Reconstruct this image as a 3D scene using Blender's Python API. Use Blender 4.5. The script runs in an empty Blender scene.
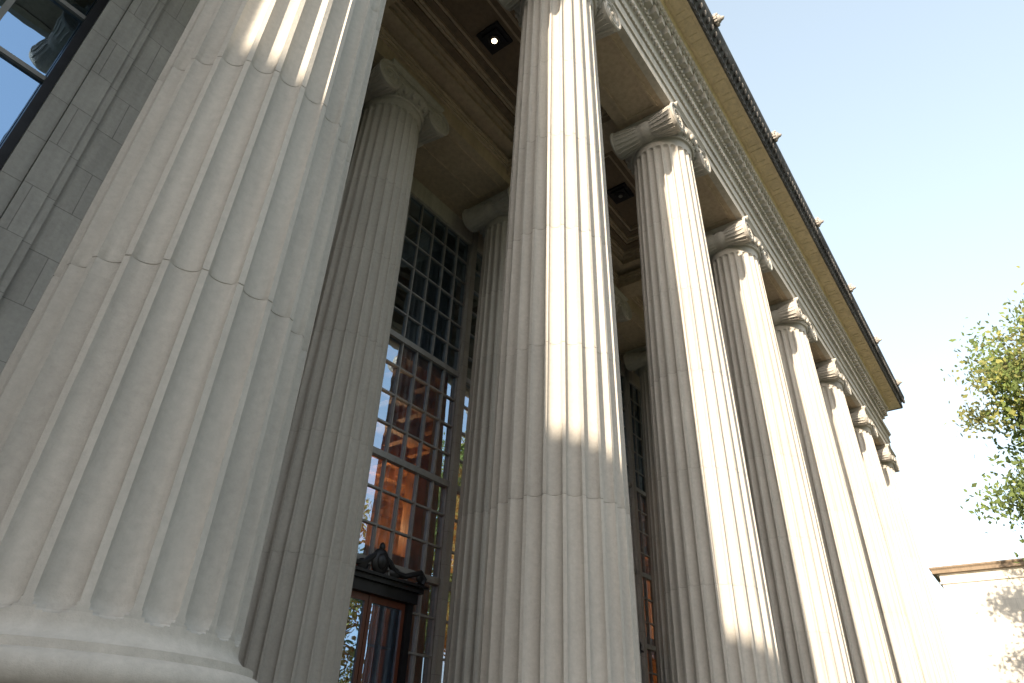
import bpy, math, random
from mathutils import Vector, Matrix
random.seed(7)
R=0.9; GZ=1.6
def zz(h): return GZ+h*R
S=5.63*R; X1=1.99*R; YC=4.96*R; YI=10.6*R
ZT=15.98; ZB=.43
def cx(n): return X1+(n-1)*S
scene=bpy.context.scene
# ---------------------------------------------------------------- materials
def newmat(name):
    m=bpy.data.materials.new(name); m.use_nodes=True
    nt=m.node_tree; b=nt.nodes['Principled BSDF']; return m,nt,b
def stone(name,col,var=0.12,rough=0.85,brick=None,bump=0.25,stain=0.25,joints=None,fine=18.0):
    m,nt,b=newmat(name); N=nt.nodes; L=nt.links
    tc=N.new('ShaderNodeTexCoord'); oi=N.new('ShaderNodeObjectInfo')
    add=N.new('ShaderNodeVectorMath'); add.operation='ADD'
    L.new(tc.outputs['Object'],add.inputs[0]); L.new(oi.outputs['Location'],add.inputs[1])
    v=add.outputs[0]
    n1=N.new('ShaderNodeTexNoise'); n1.inputs['Scale'].default_value=0.9; n1.inputs['Detail'].default_value=8; n1.inputs['Roughness'].default_value=.65
    L.new(v,n1.inputs['Vector'])
    mp=N.new('ShaderNodeMapping'); mp.inputs['Scale'].default_value=(5,5,.35); L.new(v,mp.inputs['Vector'])
    n2=N.new('ShaderNodeTexNoise'); n2.inputs['Scale'].default_value=1.6; n2.inputs['Detail'].default_value=6; L.new(mp.outputs[0],n2.inputs['Vector'])
    n3=N.new('ShaderNodeTexNoise'); n3.inputs['Scale'].default_value=fine; n3.inputs['Detail'].default_value=6; n3.inputs['Roughness'].default_value=.7; L.new(v,n3.inputs['Vector'])
    def ramp(src,a,bb,lo,hi):
        r=N.new('ShaderNodeMapRange'); r.inputs['From Min'].default_value=a; r.inputs['From Max'].default_value=bb
        r.inputs['To Min'].default_value=lo; r.inputs['To Max'].default_value=hi; L.new(src,r.inputs['Value']); return r.outputs[0]
    f1=ramp(n1.outputs['Fac'],.3,.7,1-var,1+var)
    f2=ramp(n2.outputs['Fac'],.35,.6,1-stain,1.0)
    f3=ramp(n3.outputs['Fac'],.3,.7,.91,1.07)
    def mul(a,c):
        k=N.new('ShaderNodeMath'); k.operation='MULTIPLY'; L.new(a,k.inputs[0]); L.new(c,k.inputs[1]); return k.outputs[0]
    f=mul(mul(f1,f2),f3)
    hgt=n3.outputs['Fac']
    if joints:
        sp=N.new('ShaderNodeSeparateXYZ'); L.new(tc.outputs['Object'],sp.inputs[0])
        sb=N.new('ShaderNodeMath'); sb.operation='SUBTRACT'; L.new(sp.outputs['Z'],sb.inputs[0]); sb.inputs[1].default_value=joints[1]
        dv=N.new('ShaderNodeMath'); dv.operation='DIVIDE'; L.new(sb.outputs[0],dv.inputs[0]); dv.inputs[1].default_value=joints[0]
        fl=N.new('ShaderNodeMath'); fl.operation='FLOOR'; L.new(dv.outputs[0],fl.inputs[0])
        ad=N.new('ShaderNodeMath'); ad.operation='ADD'; L.new(fl.outputs[0],ad.inputs[0]); L.new(oi.outputs['Random'],ad.inputs[1])
        wn=N.new('ShaderNodeTexWhiteNoise'); wn.noise_dimensions='1D'; L.new(ad.outputs[0],wn.inputs['W'])
        f=mul(f,ramp(wn.outputs['Value'],0,1,.95,1.04))
        fr=N.new('ShaderNodeMath'); fr.operation='FRACT'; L.new(dv.outputs[0],fr.inputs[0])
        f=mul(f,ramp(fr.outputs[0],0,.02,.93,1.0))
    col0=N.new('ShaderNodeRGB'); col0.outputs[0].default_value=(*col,1); cout=col0.outputs[0]
    bf=None
    if brick:
        sp=N.new('ShaderNodeSeparateXYZ'); L.new(tc.outputs['Object'],sp.inputs[0])
        ax=N.new('ShaderNodeMath'); ax.operation='ADD'; L.new(sp.outputs['X'],ax.inputs[0]); L.new(sp.outputs['Y'],ax.inputs[1])
        cb=N.new('ShaderNodeCombineXYZ'); L.new(ax.outputs[0],cb.inputs['X']); L.new(sp.outputs['Z'],cb.inputs['Y'])
        br=N.new('ShaderNodeTexBrick'); br.inputs['Scale'].default_value=1; br.inputs['Brick Width'].default_value=brick[0]; br.inputs['Row Height'].default_value=brick[1]
        br.inputs['Mortar Size'].default_value=.006; br.inputs['Mortar Smooth'].default_value=.3
        br.inputs['Color1'].default_value=(*[c*1.04 for c in col],1); br.inputs['Color2'].default_value=(*[c*.94 for c in col],1); br.inputs['Mortar'].default_value=(*[c*.65 for c in col],1)
        L.new(cb.outputs[0],br.inputs['Vector']); cout=br.outputs['Color']; bf=br.outputs['Fac']
    vm=N.new('ShaderNodeVectorMath'); vm.operation='SCALE'; L.new(cout,vm.inputs[0]); L.new(f,vm.inputs['Scale'])
    L.new(vm.outputs[0],b.inputs['Base Color']); b.inputs['Roughness'].default_value=rough
    b.inputs['Specular IOR Level'].default_value=.25
    bp=N.new('ShaderNodeBump'); bp.inputs['Strength'].default_value=bump; bp.inputs['Distance'].default_value=.02
    L.new(hgt,bp.inputs['Height'])
    if bf:
        b2=N.new('ShaderNodeBump'); b2.invert=True; b2.inputs['Strength'].default_value=.8; b2.inputs['Distance'].default_value=.01
        L.new(bf,b2.inputs['Height']); L.new(bp.outputs[0],b2.inputs['Normal']); L.new(b2.outputs[0],b.inputs['Normal'])
    else: L.new(bp.outputs[0],b.inputs['Normal'])
    return m
def simple(name,col,rough=.5,metal=0,emit=None,es=0,nvar=.15,nscale=6):
    m,nt,b=newmat(name); N=nt.nodes; L=nt.links
    n=N.new('ShaderNodeTexNoise'); n.inputs['Scale'].default_value=nscale; n.inputs['Detail'].default_value=5
    tc=N.new('ShaderNodeTexCoord'); L.new(tc.outputs['Object'],n.inputs['Vector'])
    r=N.new('ShaderNodeMapRange'); r.inputs['From Min'].default_value=.3; r.inputs['From Max'].default_value=.7; r.inputs['To Min'].default_value=1-nvar; r.inputs['To Max'].default_value=1+nvar
    L.new(n.outputs['Fac'],r.inputs['Value'])
    vm=N.new('ShaderNodeVectorMath'); vm.operation='SCALE'; vm.inputs[0].default_value=col; L.new(r.outputs[0],vm.inputs['Scale'])
    L.new(vm.outputs[0],b.inputs['Base Color']); b.inputs['Roughness'].default_value=rough; b.inputs['Metallic'].default_value=metal
    if emit: b.inputs['Emission Color'].default_value=(*emit,1); b.inputs['Emission Strength'].default_value=es
    return m
J0=(2.88-ZB)*R
M_COL=stone('limestone_column',(.465,.435,.39),joints=(2.3*R,J0),stain=.09,var=.06,bump=.35)
M_ENT=stone('limestone_entablature',(.50,.465,.41),stain=.14)
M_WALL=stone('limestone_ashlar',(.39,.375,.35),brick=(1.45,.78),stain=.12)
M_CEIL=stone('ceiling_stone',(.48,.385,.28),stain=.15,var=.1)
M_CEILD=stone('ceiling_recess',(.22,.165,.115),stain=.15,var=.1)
M_SOF=stone('soffit_bounce_stone',(.70,.58,.39),stain=.15,var=.1)  # warm ground bounce painted in: yellower and paler than the entablature stone
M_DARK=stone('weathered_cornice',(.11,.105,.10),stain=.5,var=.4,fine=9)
M_HEAD=stone('carved_stone',(.36,.33,.30),stain=.3)
M_PAVE=stone('paving_stone',(.34,.31,.26),brick=(1.2,.6),stain=.1)
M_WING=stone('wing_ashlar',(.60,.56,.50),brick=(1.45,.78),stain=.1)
M_MULL=simple('window_metal',(.26,.25,.235),.45,.2)
M_BRONZE=simple('dark_bronze',(.025,.024,.026),.4,.6)
M_DOOR=simple('door_wood',(.10,.028,.014),.35)
M_WOOD=simple('lobby_wood',(.42,.19,.08),.5,nvar=.5,nscale=2)
M_ROOM=simple('room_darkness',(.03,.025,.022),.8)  # near-black, so the gloom of unlit rooms sits in the colour
M_LAMP=simple('lamp_glow',(1,.85,.6),.5,emit=(1,.8,.5),es=14)
M_BARK=simple('bark',(.10,.075,.05),.9,nvar=.4)
def glassmat(name,lo,tint=(.78,.9,1)):
    m=bpy.data.materials.new(name); m.use_nodes=True; nt=m.node_tree; N=nt.nodes; L=nt.links; N.clear()
    o=N.new('ShaderNodeOutputMaterial'); mx=N.new('ShaderNodeMixShader'); t=N.new('ShaderNodeBsdfTransparent'); g=N.new('ShaderNodeBsdfGlossy')
    t.inputs[0].default_value=(.6,.6,.57,1); g.inputs['Roughness'].default_value=.01; g.inputs['Color'].default_value=(*tint,1)
    fr=N.new('ShaderNodeFresnel'); fr.inputs['IOR'].default_value=1.6
    r=N.new('ShaderNodeMapRange'); r.inputs['From Min'].default_value=0; r.inputs['From Max'].default_value=1; r.inputs['To Min'].default_value=lo; r.inputs['To Max'].default_value=1.3
    L.new(fr.outputs[0],r.inputs['Value']); L.new(r.outputs[0],mx.inputs[0])
    n=N.new('ShaderNodeTexNoise'); n.inputs['Scale'].default_value=1.3; bp=N.new('ShaderNodeBump'); bp.inputs['Strength'].default_value=.12; bp.inputs['Distance'].default_value=.02
    tc=N.new('ShaderNodeTexCoord'); L.new(tc.outputs['Object'],n.inputs['Vector']); L.new(n.outputs['Fac'],bp.inputs['Height']); L.new(bp.outputs[0],g.inputs['Normal'])
    L.new(t.outputs[0],mx.inputs[1]); L.new(g.outputs[0],mx.inputs[2]); L.new(mx.outputs[0],o.inputs[0]); return m
M_GLASS=glassmat('window_glass',.42,(.58,.78,1)); M_GLASS2=glassmat('sky_tint_glass',.55,(.45,.68,1))  # blue tints paint the reflected sky's colour into the glass
def leafmat(name,c):
    m=bpy.data.materials.new(name); m.use_nodes=True; nt=m.node_tree; N=nt.nodes; L=nt.links; N.clear()
    o=N.new('ShaderNodeOutputMaterial'); mx=N.new('ShaderNodeMixShader'); d=N.new('ShaderNodeBsdfDiffuse'); t=N.new('ShaderNodeBsdfTranslucent')
    n=N.new('ShaderNodeTexNoise'); n.inputs['Scale'].default_value=.8; tc=N.new('ShaderNodeTexCoord'); L.new(tc.outputs['Object'],n.inputs['Vector'])
    cr=N.new('ShaderNodeValToRGB'); cr.color_ramp.elements[0].position=.35; cr.color_ramp.elements[1].position=.65
    cr.color_ramp.elements[0].color=(*[x*.7 for x in c],1); cr.color_ramp.elements[1].color=(c[0]*1.3,c[1]*1.3,c[2],1)
    L.new(n.outputs['Fac'],cr.inputs[0]); L.new(cr.outputs[0],d.inputs[0]); L.new(cr.outputs[0],t.inputs[0]); mx.inputs[0].default_value=.45
    L.new(d.outputs[0],mx.inputs[1]); L.new(t.outputs[0],mx.inputs[2]); L.new(mx.outputs[0],o.inputs[0]); return m
M_LEAF=leafmat('leaves',(.17,.22,.09)); M_LEAF2=leafmat('leaves_yellow',(.29,.29,.12))
def groundmat():
    m,nt,b=newmat('grass_ground'); N=nt.nodes; L=nt.links
    n=N.new('ShaderNodeTexNoise'); n.inputs['Scale'].default_value=.6; n.inputs['Detail'].default_value=8
    tc=N.new('ShaderNodeTexCoord'); L.new(tc.outputs['Object'],n.inputs['Vector'])
    cr=N.new('ShaderNodeValToRGB'); cr.color_ramp.elements[0].color=(.05,.07,.02,1); cr.color_ramp.elements[1].color=(.10,.12,.04,1)
    L.new(n.outputs['Fac'],cr.inputs[0]); L.new(cr.outputs[0],b.inputs['Base Color']); b.inputs['Roughness'].default_value=.9; return m
M_GRASS=groundmat()
# ---------------------------------------------------------------- mesh builder
class MB:
    def __init__(s): s.v=[]; s.f=[]; s.m=[]; s.mats=[]
    def mi(s,m):
        if m not in s.mats: s.mats.append(m)
        return s.mats.index(m)
    def add(s,vs,fs,m):
        o=len(s.v); s.v+= [tuple(p) for p in vs]; k=s.mi(m)
        for f in fs: s.f.append(tuple(i+o for i in f)); s.m.append(k)
    def box(s,x0,x1,y0,y1,z0,z1,m):
        vs=[(x,y,z) for z in (z0,z1) for y in (y0,y1) for x in (x0,x1)]
        s.add(vs,[(0,2,3,1),(4,5,7,6),(0,1,5,4),(2,6,7,3),(0,4,6,2),(1,3,7,5)],m)
    def loft(s,rings,m,close=True,caps=True):
        n=len(rings[0]); vs=[p for r in rings for p in r]; fs=[]
        for i in range(len(rings)-1):
            for j in range(n if close else n-1):
                k=(j+1)%n; fs.append((i*n+j,i*n+k,(i+1)*n+k,(i+1)*n+j))
        if caps: fs.append(tuple(range(n))[::-1]); fs.append(tuple((len(rings)-1)*n+j for j in range(n)))
        s.add(vs,fs,m)
    def lathe(s,prof,seg,m,c=(0,0,0),axis='Z',caps=True):
        rings=[]
        for r,h in prof:
            ring=[]
            for j in range(seg):
                a=2*math.pi*j/seg; u,w=r*math.cos(a),r*math.sin(a)
                if axis=='Z': p=(c[0]+u,c[1]+w,c[2]+h)
                else: p=(c[0]+w,c[1]+h,c[2]+u)
                ring.append(p)
            rings.append(ring)
        s.loft(rings,m,True,caps)
    def ellip(s,c,rx,ry,rz,m,seg=10,st=6):
        rings=[]
        for i in range(st+1):
            t=math.pi*(i/st); t=min(max(t,.05),math.pi-.05)
            rings.append([(c[0]+rx*math.sin(t)*math.cos(2*math.pi*j/seg),c[1]+ry*math.sin(t)*math.sin(2*math.pi*j/seg),c[2]-rz*math.cos(t)) for j in range(seg)])
        s.loft(rings,m)
    def tube(s,pts,rad,m,seg=6,caps=True):
        rings=[]
        for i,p in enumerate(pts):
            p=Vector(p); a=Vector(pts[max(i-1,0)]); b=Vector(pts[min(i+1,len(pts)-1)]); d=(b-a).normalized()
            u=d.orthogonal().normalized() if i==0 else (u-d*u.dot(d)).normalized()
            w=d.cross(u); r=rad[i] if isinstance(rad,(list,tuple)) else rad
            rings.append([p+r*(math.cos(2*math.pi*j/seg)*u+math.sin(2*math.pi*j/seg)*w) for j in range(seg)])
        s.loft(rings,m,True,caps)
    def rectsweep(s,prof,x0,x1,y0,y1,m):
        rings=[[(x0-o,y0-o,z),(x1+o,y0-o,z),(x1+o,y1+o,z),(x0-o,y1+o,z)] for o,z in prof]
        s.loft(rings,m,True,False)
    def mesh(s,name,smooth=35):
        me=bpy.data.meshes.new(name); me.from_pydata(s.v,[],s.f)
        for m in s.mats: me.materials.append(m)
        me.polygons.foreach_set('material_index',s.m)
        me.validate(); me.update()
        if smooth: me.shade_smooth(); me.set_sharp_from_angle(angle=math.radians(smooth))
        return me
    def obj(s,name,parent=None,loc=(0,0,0),smooth=35):
        return place(s.mesh(name,smooth),name,parent,loc)
def place(me,name,parent=None,loc=(0,0,0)):
    o=bpy.data.objects.new(name,me); scene.collection.objects.link(o); o.location=loc
    if parent: o.parent=parent
    return o
def empty(name):
    o=bpy.data.objects.new(name,None); scene.collection.objects.link(o); return o
# ---------------------------------------------------------------- column
HS=(ZT-.8-ZB)*R; RT=.83
def rad(z):
    t=max(0,min(1,z/HS)); return R*(1-(1-RT)*t**1.3)
def column_mesh():
    b=MB(); NF=24; K=9
    z0=.13*R; z1=HS-.30*R; hw=2*math.pi/NF*.41
    zs=set()
    zs.update([0,.015*R,.03*R,.05*R,.075*R,.10*R,.12*R])
    wr=hw*R
    for i in range(9):
        a=i/8*math.pi/2; zs.add(z0+wr*(1-math.cos(a))); zs.add(z1-wr*RT*(1-math.cos(a)))
    zs.update([HS-.2*R,HS-.12*R,HS-.08*R,HS-.05*R,HS])
    z=z0+.5
    while z<z1-.3: zs.add(z); z+=.45
    jl=[J0+2.3*R*k for k in range(0,5)]
    for j in jl: zs.update([j-.005,j-.0015,j+.0015,j+.005])
    rings=[]
    for z in sorted(zs):
        r=rad(z)
        if z<.10*R: r+=.09*R*(1-z/(.10*R))**2
        if z>HS-.12*R: r+=.06*R*((z-HS+.12*R)/(.12*R))**2
        for j in jl:
            if abs(z-j)<.002: r-=.006
        s=0
        if z<z0+wr: s=(z0+wr-z)/wr
        if z>z1-wr*RT: s=(z-z1+wr*RT)/(wr*RT)
        ring=[]
        for k in range(NF):
            for q in range(K):
                t=-math.cos(math.pi*q/(K-1))
                a=2*math.pi*k/NF+t*hw
                d=math.sqrt(max(0,1-t*t-s*s)) if s<1 else 0
                rr=r-d*.088*R*(r/R)
                ring.append((rr*math.cos(a),rr*math.sin(a),z))
        rings.append(ring)
    b.loft(rings,M_COL,True,False)
    def tor(rc,zc,rr,n=8): return [(rc+rr*math.cos(-math.pi/2+math.pi*i/n),zc+rr*math.sin(-math.pi/2+math.pi*i/n)) for i in range(n+1)]
    P=[]
    P+=tor(1.24*R,-.64*R+.0*R,.17*R,10)
    P+=[(1.24*R,-.46*R),(1.20*R,-.46*R),(1.20*R,-.42*R),(1.13*R,-.38*R),(1.09*R,-.32*R),(1.10*R,-.27*R),(1.15*R,-.25*R),(1.15*R,-.22*R)]
    P+=tor(1.12*R,-.13*R,.085*R,8)
    P+=[(1.12*R,-.04*R),(1.12*R,0),(1.085*R,.004)]
    b.lathe(P,96,M_COL)
    b.box(-1.42*R,1.42*R,-1.42*R,1.42*R,-1.0*R,-.808*R,M_COL)
    # capital
    h=HS
    b.lathe([(.86*R,h-.03*R)]+tor(.88*R,h+.0*R,.045*R,6)+[(.86*R,h+.05*R),(.90*R,h+.08*R),(1.0*R,h+.16*R),(1.06*R,h+.27*R),(1.06*R,h+.33*R)],64,M_COL)
    for k in range(24):
        a=2*math.pi*(k+.5)/24; b.ellip((1.0*R*math.cos(a),1.0*R*math.sin(a),h+.19*R),.075*R,.075*R,.12*R,M_COL,8,6)
    for k in range(60):
        a=2*math.pi*k/60; b.ellip((.92*R*math.cos(a),.92*R*math.sin(a),h+.03*R),.035*R,.035*R,.035*R,M_COL,6,4)
    vx=.96*R; vz=h+.22*R; vr=.41*R; yl=.94*R
    for sx in (-1,1):
        prof=[]
        for i in range(25):
            u=-1+2*i/24; y=u*yl
            r=vr*(.70+.30*abs(u)**1.7)
            if abs(u)<.16: r*=1.06
            if .16<=abs(u)<.22: r*=.95
            if abs(u)>.93: r=vr*.97
            prof.append((r,y))
        b.lathe(prof,36,M_COL,(sx*vx,0,vz),'Y')
        for k in range(18):
            a=2*math.pi*k/18
            for sg in (-1,1):
                pts=[(sx*vx+(vr*(.70+.30*abs(u)**1.7)+.004)*math.cos(a),sg*u*yl,vz+(vr*(.70+.30*abs(u)**1.7)+.004)*math.sin(a)) for u in (.22,.4,.6,.8,.92)]
                b.tube(pts,[.012,.022,.026,.022,.012],M_COL,5)
        for sy in (-1,1):
            pts=[];rr=[]
            for i in range(70):
                t=i/69; a=math.pi/2 - sx*t*2.6*2*math.pi
                rad_=(vr-.03*R)*(1-t)**1.15+.05*R
                pts.append((sx*vx+rad_*math.cos(a),sy*(yl+.0*R),vz+rad_*math.sin(a))); rr.append(.045*R*(1-.55*t))
            b.tube(pts,rr,M_COL,6)
            b.ellip((sx*vx,sy*(yl+.01*R),vz),.065*R,.05*R,.065*R,M_COL)
    for sy in (-1,1):
        y0,y1=(-.91*R,-.80*R) if sy<0 else (.80*R,.91*R)
        b.box(-.9*R,.9*R,y0,y1,h+.28*R,h+.60*R,M_COL)
        yy=sy*.93*R
        b.box(-.96*R,.96*R,yy-.03*R,yy+.03*R,h+.575*R,h+.635*R,M_COL)
        b.box(-.75*R,.75*R,yy-.03*R,yy+.03*R,h+.29*R,h+.34*R,M_COL)
    b.box(-.78*R,.78*R,-.79*R,.79*R,h+.28*R,h+.637*R,M_COL)
    rings=[]
    for o,z in [(.94,.64),(.96,.66),(.99,.70),(1.03,.74),(1.03,.799),(1.0,.7995)]:
        o*=R; rings.append([(-o,-o,h+z*R),(o,-o,h+z*R),(o,o,h+z*R),(-o,o,h+z*R)])
    b.loft(rings,M_COL)
    return b.mesh('ionic_column')
bld=empty('neoclassical_building')
cm=column_mesh()
NMAX=8
zs0=zz(ZB)
for n in range(1,NMAX+1): place(cm,'ionic_column',bld,(cx(n),YC,zs0))
for n in range(2,8): place(cm,'inner_column',bld,(cx(n),YI,zs0))
# ---------------------------------------------------------------- entablature
XP=-4.6*R
XL=XP; XR=cx(NMAX)+.86*R; YF=YC-.86*R; YB=24*R
b=MB()
def Z(h): return zz(ZT+h)
KZ=.785
def entab(x0,x1,y0,dz):
    q=lambda h: Z(h*KZ)+dz
    prof=[(-.2*R,q(.003)),(0,q(.003)),(0,q(.48)),(.05*R,q(.49)),(.05*R,q(1.02)),(.10*R,q(1.03)),(.10*R,q(1.50)),(.13*R,q(1.56)),(.20*R,q(1.68)),(.23*R,q(1.80)),(.04*R,q(1.82)),(.04*R,q(2.95)),(.08*R,q(3.0)),(.14*R,q(3.12)),(.14*R,q(3.17)),(.17*R,q(3.18)),(.17*R,q(3.68)),(.38*R,q(3.69)),(.40*R,q(3.76)),(.46*R,q(3.9)),(.48*R,q(4.0))]
    b.rectsweep(prof,x0,x1,y0,YB,M_ENT)
    b.rectsweep([(.48*R,q(4.0)),(.51*R,q(4.1)),(.54*R,q(4.2)),(1.10*R,q(4.22))],x0,x1,y0,YB,M_SOF)
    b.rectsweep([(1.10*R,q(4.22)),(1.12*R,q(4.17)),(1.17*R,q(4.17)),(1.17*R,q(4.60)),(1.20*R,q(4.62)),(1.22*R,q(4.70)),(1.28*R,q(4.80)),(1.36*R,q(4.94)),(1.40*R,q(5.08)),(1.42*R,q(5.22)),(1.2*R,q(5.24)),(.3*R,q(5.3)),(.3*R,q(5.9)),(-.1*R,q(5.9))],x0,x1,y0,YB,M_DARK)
entab(XL,XR,YF,0)
YPV=3.62*R  # front of an unseen end block, added to keep sun off the inner columns
entab(-16*R,XP,YPV,.006)
b.box(-16*R,XP,YPV,YB-.1,0.01,Z(.02),M_WALL)
Q=lambda h: Z(h*KZ)
def along(step,o,fn):
    x=XL+.75*R
    while x<XR+o: fn(x,'F'); x+=step
    y=YF-o
    while y<YB: fn(y,'S'); y+=step
def dent(t,k):
    if k=='F': b.box(t,t+.20,YF-.365*R,YF-.167*R,Q(3.21),Q(3.66),M_ENT)
    else: b.box(XR+.167*R,XR+.365*R,t,t+.20,Q(3.21),Q(3.66),M_ENT)
along(.36,.1,dent)
def egg(t,k):
    if k=='F': b.ellip((t,YF-.43*R,Q(3.84)),.07,.065,.10,M_ENT,6,4)
along(.20,.2,egg)
def sofb(t,k):
    if k=='F':
        b.box(t,t+.62,YF-1.0*R,YF-.93*R,Q(4.19),Q(4.235),M_SOF); b.box(t,t+.62,YF-.65*R,YF-.59*R,Q(4.17),Q(4.23),M_SOF)
        b.box(t,t+.06,YF-.93*R,YF-.65*R,Q(4.18),Q(4.23),M_SOF); b.box(t+.56,t+.62,YF-.93*R,YF-.65*R,Q(4.18),Q(4.23),M_SOF)
along(.80,.1,sofb)
def bead(t,k):
    if k=='F': b.ellip((t,YF-.14*R,Q(3.06)),.06,.05,.06,M_ENT,6,4)
along(.15,.1,bead)
def bead2(t,k):
    if k=='F': b.ellip((t,YF-.20*R,Q(1.63)),.06,.06,.08,M_ENT,6,4)
along(.16,.1,bead2)
def bead3(t,k):
    if k=='F': b.ellip((t,YF-.10*R,Q(1.04)),.05,.025,.025,M_ENT,6,4)
along(.13,.1,bead3)
def leaf(t,k):
    if k=='F': b.ellip((t,YF-1.30*R,Q(4.84)),.07,.07,.17,M_DARK,6,4)
    else: b.ellip((XR+1.30*R,t,Q(4.84)),.07,.07,.17,M_DARK,6,4)
along(.26,1.2,leaf)
def key(t,k):
    if k=='F': b.box(t,t+.12,YF-1.20*R,YF-1.171*R,Q(4.24),Q(4.54),M_DARK)
along(.22,1.1,key)
b.box(XL+.19*R,XR-.19*R,YF+.19*R,YC+.80*R,Z(.006),Z(2.3),M_CEIL)
b.box(XL+.19*R,XR-.19*R,YI-.8*R,YI+.8*R,Z(.006),Z(2.3),M_CEIL)
for n in range(0,NMAX):
    xa,xb=cx(n)+1.2*R,cx(n+1)-1.2*R
    for y0 in (YC,YI):
        for (a,c,d,e) in ((xa,xb,y0-.5*R,y0-.42*R),(xa,xb,y0+.42*R,y0+.5*R),(xa,xa+.08*R,y0-.42*R,y0+.42*R),(xb-.08*R,xb,y0-.42*R,y0+.42*R)):
            b.box(a,c,d,e,Z(-.035),Z(.01),M_CEIL)
bx=[-2.7*R,4.75*R,12.4*R,19.9*R,27.4*R,34.9*R,XR/1.0-.1*R]
for x in bx: b.box(x-.42*R,x+.42*R,YC+.803*R,YI-.803*R,Z(.35),Z(2.3),M_CEIL)
cof=[]
for n in range(len(bx)-1):
    xa,xb=bx[n]+.423*R,bx[n+1]-.423*R; ya,yb=YC+.803*R,YI-.803*R
    cof.append(((xa+xb)/2,(ya+yb)/2))
    def ring(d0,d1,z0,z1,m):
        d0*=R;d1*=R
        b.box(xa+d0,xb-d0,ya+d0,ya+d1,z0,z1,m); b.box(xa+d0,xb-d0,yb-d1,yb-d0,z0,z1,m)
        b.box(xa+d0,xa+d1,ya+d1,yb-d1,z0,z1,m); b.box(xb-d1,xb-d0,ya+d1,yb-d1,z0,z1,m)
    ring(.003,.08,Z(.55),Z(.62),M_CEIL); ring(.003,.14,Z(.623),Z(.70),M_CEIL); ring(.003,.20,Z(.703),Z(.78),M_CEIL)
    ring(.003,.56,Z(.95),Z(2.3),M_CEIL)
    ring(.40,.62,Z(.90),Z(.948),M_CEIL)
    ring(.563,.70,Z(1.15),Z(2.3),M_CEIL)
    ring(.703,.80,Z(1.27),Z(2.3),M_CEIL)
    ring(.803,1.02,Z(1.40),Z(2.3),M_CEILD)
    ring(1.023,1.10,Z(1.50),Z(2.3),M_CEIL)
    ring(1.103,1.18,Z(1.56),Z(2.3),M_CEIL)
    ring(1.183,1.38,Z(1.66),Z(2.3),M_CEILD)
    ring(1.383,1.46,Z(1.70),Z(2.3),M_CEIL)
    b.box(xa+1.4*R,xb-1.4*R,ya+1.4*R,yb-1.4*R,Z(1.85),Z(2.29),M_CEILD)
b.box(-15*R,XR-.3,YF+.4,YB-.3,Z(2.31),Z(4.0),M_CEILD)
b.obj('entablature_and_ceiling',bld)
# lion heads
b=MB()
b.ellip((0,0,0),.13,.13,.15,M_HEAD,12,8); b.ellip((0,-.11,-.04),.07,.08,.06,M_HEAD); b.ellip((0,-.17,-.02),.03,.03,.025,M_HEAD)
for k in range(12):
    a=2*math.pi*k/12; b.ellip((.14*math.cos(a),.03,.15*math.sin(a)),.055,.06,.055,M_HEAD,8,5)
for sx in (-1,1): b.ellip((sx*.09,-.03,.13),.035,.03,.045,M_HEAD,8,5)
b.box(-.05,.05,0,.2,-.06,.02,M_HEAD)
lm=b.mesh('lion_head')
for n in range(1,NMAX+1): place(lm,'lion_head',bld,(cx(n),YF-1.50*R,Q(5.2)))
def lamp(c,lit):
    b=MB(); x,y=c; z=Z(1.85)
    b.box(x-.34,x+.34,y-.34,y+.34,z-.08,z-.002,M_BRONZE)
    b.box(x-.24,x+.24,y-.24,y+.24,z-.14,z-.082,M_BRONZE)
    b.lathe([(.15,-.17),(.16,-.142)],24,M_BRONZE,(x,y,z))
    b.lathe([(.06,-.19),(.07,-.172)],24,M_LAMP if lit else M_MULL,(x,y,z))
    b.obj('ceiling_lamp',bld)
for i,c in enumerate(cof): lamp(c,i==1)
# ---------------------------------------------------------------- walls behind
YW=10.2*R; YG=12.3*R
b=MB()
ztop=Z(0.0)
def wall(x0,x1,z0,z1,y0=YW,y1=YG): b.box(x0,x1,y0,y1,z0,z1,M_WALL)
wxr=.86*R; wxl=wxr-3.1*R; wz0=zz(4.0); wz1=zz(14.2)
xe=cx(2)-1.45*R
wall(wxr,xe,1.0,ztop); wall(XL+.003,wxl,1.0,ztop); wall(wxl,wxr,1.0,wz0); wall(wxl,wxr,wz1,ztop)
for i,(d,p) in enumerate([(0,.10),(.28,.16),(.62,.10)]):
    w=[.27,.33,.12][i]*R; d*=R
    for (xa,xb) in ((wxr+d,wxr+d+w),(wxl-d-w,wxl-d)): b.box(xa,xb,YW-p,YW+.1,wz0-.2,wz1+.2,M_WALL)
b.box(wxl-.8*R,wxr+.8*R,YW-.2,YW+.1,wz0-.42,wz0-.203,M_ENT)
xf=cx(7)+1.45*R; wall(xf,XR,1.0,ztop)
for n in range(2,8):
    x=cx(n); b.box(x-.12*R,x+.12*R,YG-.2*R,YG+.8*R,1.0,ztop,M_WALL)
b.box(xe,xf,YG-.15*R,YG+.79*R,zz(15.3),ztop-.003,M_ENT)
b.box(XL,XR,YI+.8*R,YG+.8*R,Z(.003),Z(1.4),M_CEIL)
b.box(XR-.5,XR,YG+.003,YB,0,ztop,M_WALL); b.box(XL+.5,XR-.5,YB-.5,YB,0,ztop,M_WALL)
b.box(XL+.5,xe+.3,YG+.003,YG+.3,1.0,ztop-.006,M_ROOM)  # dark sheet behind the end window, in place of an unlit room
b.obj('walls',bld)
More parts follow.
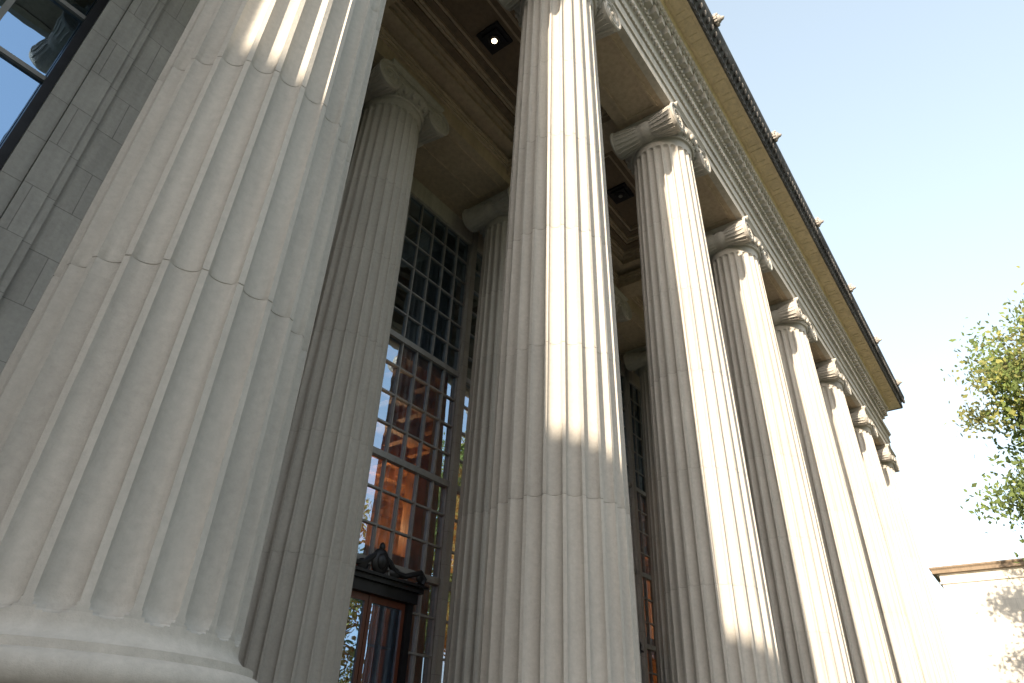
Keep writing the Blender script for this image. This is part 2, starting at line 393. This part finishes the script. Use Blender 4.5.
# stylobate + steps
b=MB()
zst=zs0-1.0*R-.002
b.box(XL+.003,XR+.7,YC-1.55*R,YB,0.01,zst,M_PAVE)
ns=7; rise=zst/ns
for i in range(1,ns): b.box(XL+.003,XR+.7,YC-1.55*R-.36*i,YC-1.55*R-.36*(i-1),0.01,zst-rise*i,M_PAVE)
b.obj('entrance_steps',bld)
# ---------------------------------------------------------------- glazing
def glazing(name,x0,x1,z0,z1,y,nx,nz,heavy=(),mw=.04,seed=1,gm=None):
    rnd=random.Random(seed); b=MB(); g=MB()
    dx=(x1-x0)/nx; dz=(z1-z0)/nz
    for i in range(nx+1):
        x=x0+i*dx; w=mw*(1.8 if i in (0,nx) else 1); b.box(x-w/2,x+w/2,y-.06,y+.05,z0,z1,M_MULL)
    for j in range(nz+1):
        z=z0+j*dz; w=mw; p=.055
        if j in heavy: w=.15; p=.10
        b.box(x0+.003,x1-.003,y-p,y+.046,z-w/2,z+w/2,M_MULL)
    for i in range(nx):
        for j in range(nz):
            a,c=x0+i*dx,x0+(i+1)*dx; d,e=z0+j*dz,z0+(j+1)*dz
            t=[rnd.uniform(-.004,.004) for _ in range(3)]
            g.add([(a,y+t[0],d),(c,y+t[0]+t[1],d),(c,y+t[0]+t[1]+t[2],e),(a,y+t[0]+t[2],e)],[(0,1,2,3)],gm or M_GLASS)
    b.obj(name+'_mullions',bld); g.obj(name+'_glass',bld,smooth=0)
zg0=zst; zg1=zz(15.3)
for n in range(2,7):
    glazing('tall_window',cx(n)+.12*R,cx(n+1)-.12*R,zg0,zg1,YG,9,18,heavy=(5,8,12),seed=n)
glazing('end_window',wxl,wxr,wz0,wz1,YW+.25,3,6,heavy=(),mw=.08,seed=50,gm=M_GLASS2)
b=MB()
for (xa,xb) in ((wxr-.12,wxr-.003),(wxl+.003,wxl+.12)): b.box(xa,xb,YW+.02,YW+.19,wz0,wz1,M_BRONZE)
b.obj('end_window_frame',bld)
# ---------------------------------------------------------------- doors
def door():
    b=MB(); W=1.2; H=3.25; y0=-.42
    b.box(-W,-W+.16,y0,.1,0,H,M_BRONZE); b.box(W-.16,W,y0,.1,0,H,M_BRONZE)
    b.box(-W-.06,W+.06,y0-.05,.1,H+.002,H+.22,M_BRONZE); b.box(-W-.14,W+.14,y0-.13,.1,H+.223,H+.32,M_BRONZE); b.box(-W-.2,W+.2,y0-.2,.1,H+.323,H+.38,M_BRONZE)
    for sx in (-1,1):
        b.tube([(sx*(W+.05),y0-.1,H+.4),(sx*(W+.12),y0-.1,H+.54),(sx*W,y0-.1,H+.64),(sx*(W-.2),y0-.1,H+.57),(sx*(W-.45),y0-.1,H+.48),(sx*(W-.75),y0-.1,H+.5),(sx*.28,y0-.1,H+.64),(sx*.12,y0-.1,H+.76)],[.09,.08,.07,.06,.06,.06,.07,.05],M_BRONZE,8)
        b.ellip((sx*W,y0-.1,H+.56),.13,.06,.13,M_BRONZE); b.ellip((sx*.45,y0-.1,H+.48),.16,.05,.12,M_BRONZE)
    b.ellip((0,y0-.1,H+.62),.24,.09,.28,M_BRONZE,14,8); b.ellip((0,y0-.15,H+.62),.15,.08,.17,M_BRONZE,12,8); b.ellip((0,y0-.1,H+.92),.07,.06,.1,M_BRONZE)
    for (a,c) in ((-W+.163,-.01),(.01,W-.163)):
        b.box(a,a+.09,y0+.08,y0+.14,.02,H-.01,M_DOOR); b.box(c-.09,c,y0+.08,y0+.14,.02,H-.01,M_DOOR)
        for z0,z1 in ((.02,.35),(H-.14,H-.01)): b.box(a+.092,c-.092,y0+.08,y0+.14,z0,z1,M_DOOR)
        b.add([(a+.08,y0+.11,.3),(c-.08,y0+.11,.3),(c-.08,y0+.113,H-.1),(a+.08,y0+.113,H-.1)],[(0,1,2,3)],M_GLASS2)
        xh=(c-.05 if a<0 else a+.05); b.tube([(xh,y0+.03,.95),(xh,y0+.03,1.5)],.02,M_MULL,8)
    return b.mesh('entrance_door')
dm=door()
for n in (2,3,4,5,6): place(dm,'entrance_door',bld,((cx(n)+cx(n+1))/2+.1,YG,zst))
# ---------------------------------------------------------------- interior
b=MB(); yi1=YB-.6; zc=10.3
b.box(xe,xf,YG+.12,yi1,zc,zc+.3,M_WOOD)
x=xe
while x<xf: b.box(x,x+.22,YG+.3,yi1,zc-.25,zc-.003,M_WOOD); x+=1.1
y=YG+1.2
while y<yi1: b.box(xe,xf,y,y+.3,zc-.4,zc-.006,M_WOOD); y+=1.6
b.box(xe,xf,yi1,yi1+.1,zst,zc,M_WOOD); b.box(xe-.1,xe,YG+.4,yi1,zst,zc,M_WOOD); b.box(xf,xf+.1,YG+.4,yi1,zst,zc,M_WOOD)
x=xe+1.5
while x<xf: b.box(x,x+.5,YG+4.0,YG+4.5,zst,zc-.41,M_WOOD); x+=S/2
b.box(xe,xf,YG+3.9,YG+4.6,6.2,6.7,M_WOOD)
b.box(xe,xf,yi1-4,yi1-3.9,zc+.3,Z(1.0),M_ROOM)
b.box(xe,xf,YG+.1,yi1,zst,zst+.01,M_PAVE)
b.obj('lobby_interior',bld)
for n in range(2,7):
    l=bpy.data.lights.new('lobby_lamp','POINT'); l.energy=300; l.color=(1,.68,.38); l.shadow_soft_size=.25
    o=bpy.data.objects.new('lobby_lamp',l); scene.collection.objects.link(o); o.location=((cx(n)+cx(n+1))/2,YG+5.5,8.0); o.parent=bld
# ---------------------------------------------------------------- wings
def wing(name,x0,x1,y0,y1,h,face):
    e=empty(name); b=MB()
    b.box(x0,x1,y0,y1,0,h-1.2,M_WING)
    b.rectsweep([(.0,h-1.2),(.12,h-1.15),(.14,h-1.0),(.05,h-.98),(.05,h-.55),(.2,h-.5)],x0,x1,y0,y1,M_WING)
    b.rectsweep([(.2,h-.5),(.45,h-.45),(.45,h-.22),(.55,h-.1),(.55,h),(.1,h),(-.5,h+.02)],x0,x1,y0,y1,M_CEILD)
    b.box(x0+.3,x1-.3,y0+.3,y1-.3,h-.6,h+.01,M_WING)
    b.obj('walls',e)
    w=MB(); xf_=x0 if face<0 else x1
    y=y1-4.6
    while y>y0+1.5:
        for zb in (2.2,6.6):
            hh=2.6
            s=face
            w.box(min(xf_,xf_+s*.02),max(xf_,xf_+s*.02),y-.65,y+.65,zb,zb+hh,M_BRONZE)
            for (ya,yb,za,zb2) in ((y-.83,y-.65,zb-.1,zb+hh+.1),(y+.65,y+.83,zb-.1,zb+hh+.1),(y-.85,y+.85,zb+hh,zb+hh+.2),(y-.9,y+.9,zb-.22,zb),(y-.03,y+.03,zb,zb+hh),(y-.65,y+.65,zb+hh/2-.03,zb+hh/2+.03)):
                w.box(min(xf_,xf_+s*.09),max(xf_,xf_+s*.09),ya,yb,za,zb2,M_WING)
        y-=4.2
    w.obj('windows',e)
wing('stone_building',60,72,-14,5.0,15.0,-1)
wing('stone_building.001',-48,-32,-22,5.0,16.6,1)
# ---------------------------------------------------------------- trees
def tree(name,x,y,h,cr,cz0,seed,nleaf=26000,ls=.2,yel=.35):
    rnd=random.Random(seed); e=empty(name); e.location=(x,y,0)
    b=MB(); tips=[]
    tr=h*.022+.1
    tp=[(0,0,0)]; 
    for i in range(1,9): t=i/8; tp.append((rnd.uniform(-.25,.25)*t*2,rnd.uniform(-.25,.25)*t*2,h*.86*t))
    b.tube(tp,[tr*(1.25 if i==0 else (1-.85*i/8)) for i in range(9)],M_BARK,10)
    nl=48
    for k in range(nl):
        t=.0+k/nl; z=cz0*.8+(h*.88-cz0*.8)*t
        a=k*2.4+rnd.uniform(-.4,.4)
        tt=(z-cz0*.8)/(h-cz0*.8)
        ln=cr*(math.sin(math.pi*min(1,.3+.64*tt))**.5)*rnd.uniform(.8,1.05)
        p0=Vector((0,0,z*.97)); d=Vector((math.cos(a),math.sin(a),rnd.uniform(.05,.45)))
        pts=[p0]; 
        for s in range(1,6):
            pts.append(p0+d*ln*s/5+Vector((rnd.uniform(-.2,.2),rnd.uniform(-.2,.2),-.05*s+rnd.uniform(-.1,.2))))
        r0=tr*.4*(1-.6*t); b.tube(pts,[r0*(1-.17*i) for i in range(6)],M_BARK,6)
        for s in range(2,6):
            tips.append((pts[s],.9))
            for q in range(2):
                dd=Vector((rnd.uniform(-1,1),rnd.uniform(-1,1),rnd.uniform(-.5,.9))).normalized()*rnd.uniform(.7,1.6)*cr/5
                e1=pts[s]+dd; b.tube([pts[s],(pts[s]+e1)/2+Vector((0,0,.1)),e1],[r0*.3,r0*.2,.012],M_BARK,4)
                tips.append((e1,1.0))
    b.obj('trunk_and_limbs',e)
    g=MB(); per=nleaf//len(tips)
    for p,w in tips:
        rr=rnd.uniform(.5,1.0)*cr/5; m=M_LEAF if rnd.random()>yel else M_LEAF2
        for i in range(int(per*rnd.uniform(.6,1.5))):
            d=Vector((rnd.gauss(0,1),rnd.gauss(0,1),rnd.gauss(0,.75)))*rr*.55
            c=p+d; u=Vector((rnd.gauss(0,1),rnd.gauss(0,1),rnd.gauss(0,.6))).normalized(); v=u.orthogonal().normalized(); v=Matrix.Rotation(rnd.uniform(0,6.28),3,u)@v; w2=u.cross(v)
            s=ls*rnd.uniform(.6,1.3)
            g.add([c-v*s*.5,c+w2*s*.3,c+v*s*.6,c-w2*s*.3],[(0,1,2,3)],m)
    g.obj('foliage',e,smooth=0)
tree('maple_tree',41,-8.9,25.2,7.7,9.0,12,110000,.28,.4)
tree('maple_tree.001',27,-17,18,6,5,5,22000,.3,.7)
tree('maple_tree.002',14,-24,16,6,4.5,9,18000,.32)
# ---------------------------------------------------------------- ground
b=MB(); b.add([(-1500,-1500,0),(1500,-1500,0),(1500,1500,0),(-1500,1500,0)],[(0,1,2,3)],M_GRASS); b.obj('ground',smooth=0)
b=MB(); b.add([(-31,-12,.004),(59,-12,.004),(59,12,.004),(-31,12,.004)],[(0,1,2,3)],M_PAVE); b.obj('pavement',smooth=0)
# ---------------------------------------------------------------- light
PHI=math.radians(-173); EL=math.radians(17)
sd=Vector((math.cos(PHI)*math.cos(EL),math.sin(PHI)*math.cos(EL),math.sin(EL)))
sl=bpy.data.lights.new('sun','SUN'); sl.energy=11; sl.angle=math.radians(.5); sl.color=(1,.86,.68)
so=bpy.data.objects.new('sun',sl); scene.collection.objects.link(so); so.rotation_euler=sd.to_track_quat('Z','Y').to_euler(); so.location=(0,0,60)
w=bpy.data.worlds.new('World'); scene.world=w; w.use_nodes=True; nt=w.node_tree
sk=nt.nodes.new('ShaderNodeTexSky'); sk.sky_type='NISHITA'; sk.sun_disc=False; sk.sun_elevation=EL; sk.sun_rotation=math.pi/2-PHI
sk.air_density=1; sk.dust_density=4; sk.ozone_density=1.5
hs=nt.nodes.new('ShaderNodeHueSaturation'); hs.inputs['Saturation'].default_value=.78; hs.inputs['Hue'].default_value=.485
gm=nt.nodes.new('ShaderNodeGamma'); gm.inputs['Gamma'].default_value=.6
nt.links.new(sk.outputs[0],hs.inputs['Color']); nt.links.new(hs.outputs[0],gm.inputs['Color'])
nt.links.new(gm.outputs[0],nt.nodes['Background'].inputs[0]); nt.nodes['Background'].inputs[1].default_value=.72
# ---------------------------------------------------------------- camera from vanishing points
F=660.0; VX=(1100,786); VZ=(556,-700)
xv=Vector((VX[0]-512,VX[1]-341.5,F)).normalized(); zv=Vector((VZ[0]-512,VZ[1]-341.5,F)).normalized()
zv=(zv-xv*zv.dot(xv)).normalized(); yv=zv.cross(xv)
right=Vector((xv.x,yv.x,zv.x)); down=Vector((xv.y,yv.y,zv.y)); fwd=Vector((xv.z,yv.z,zv.z))
cd=bpy.data.cameras.new('camera'); cd.sensor_width=36; cd.lens=F/1024*36; cd.clip_end=5000; cd.clip_start=.05
co=bpy.data.objects.new('camera',cd); scene.collection.objects.link(co)
mt=Matrix((right,-down,-fwd)).transposed().to_4x4(); mt.translation=Vector((0,0,GZ)); co.matrix_world=mt
scene.camera=co
scene.view_settings.view_transform='Standard'; scene.view_settings.look='None'; scene.view_settings.exposure=0
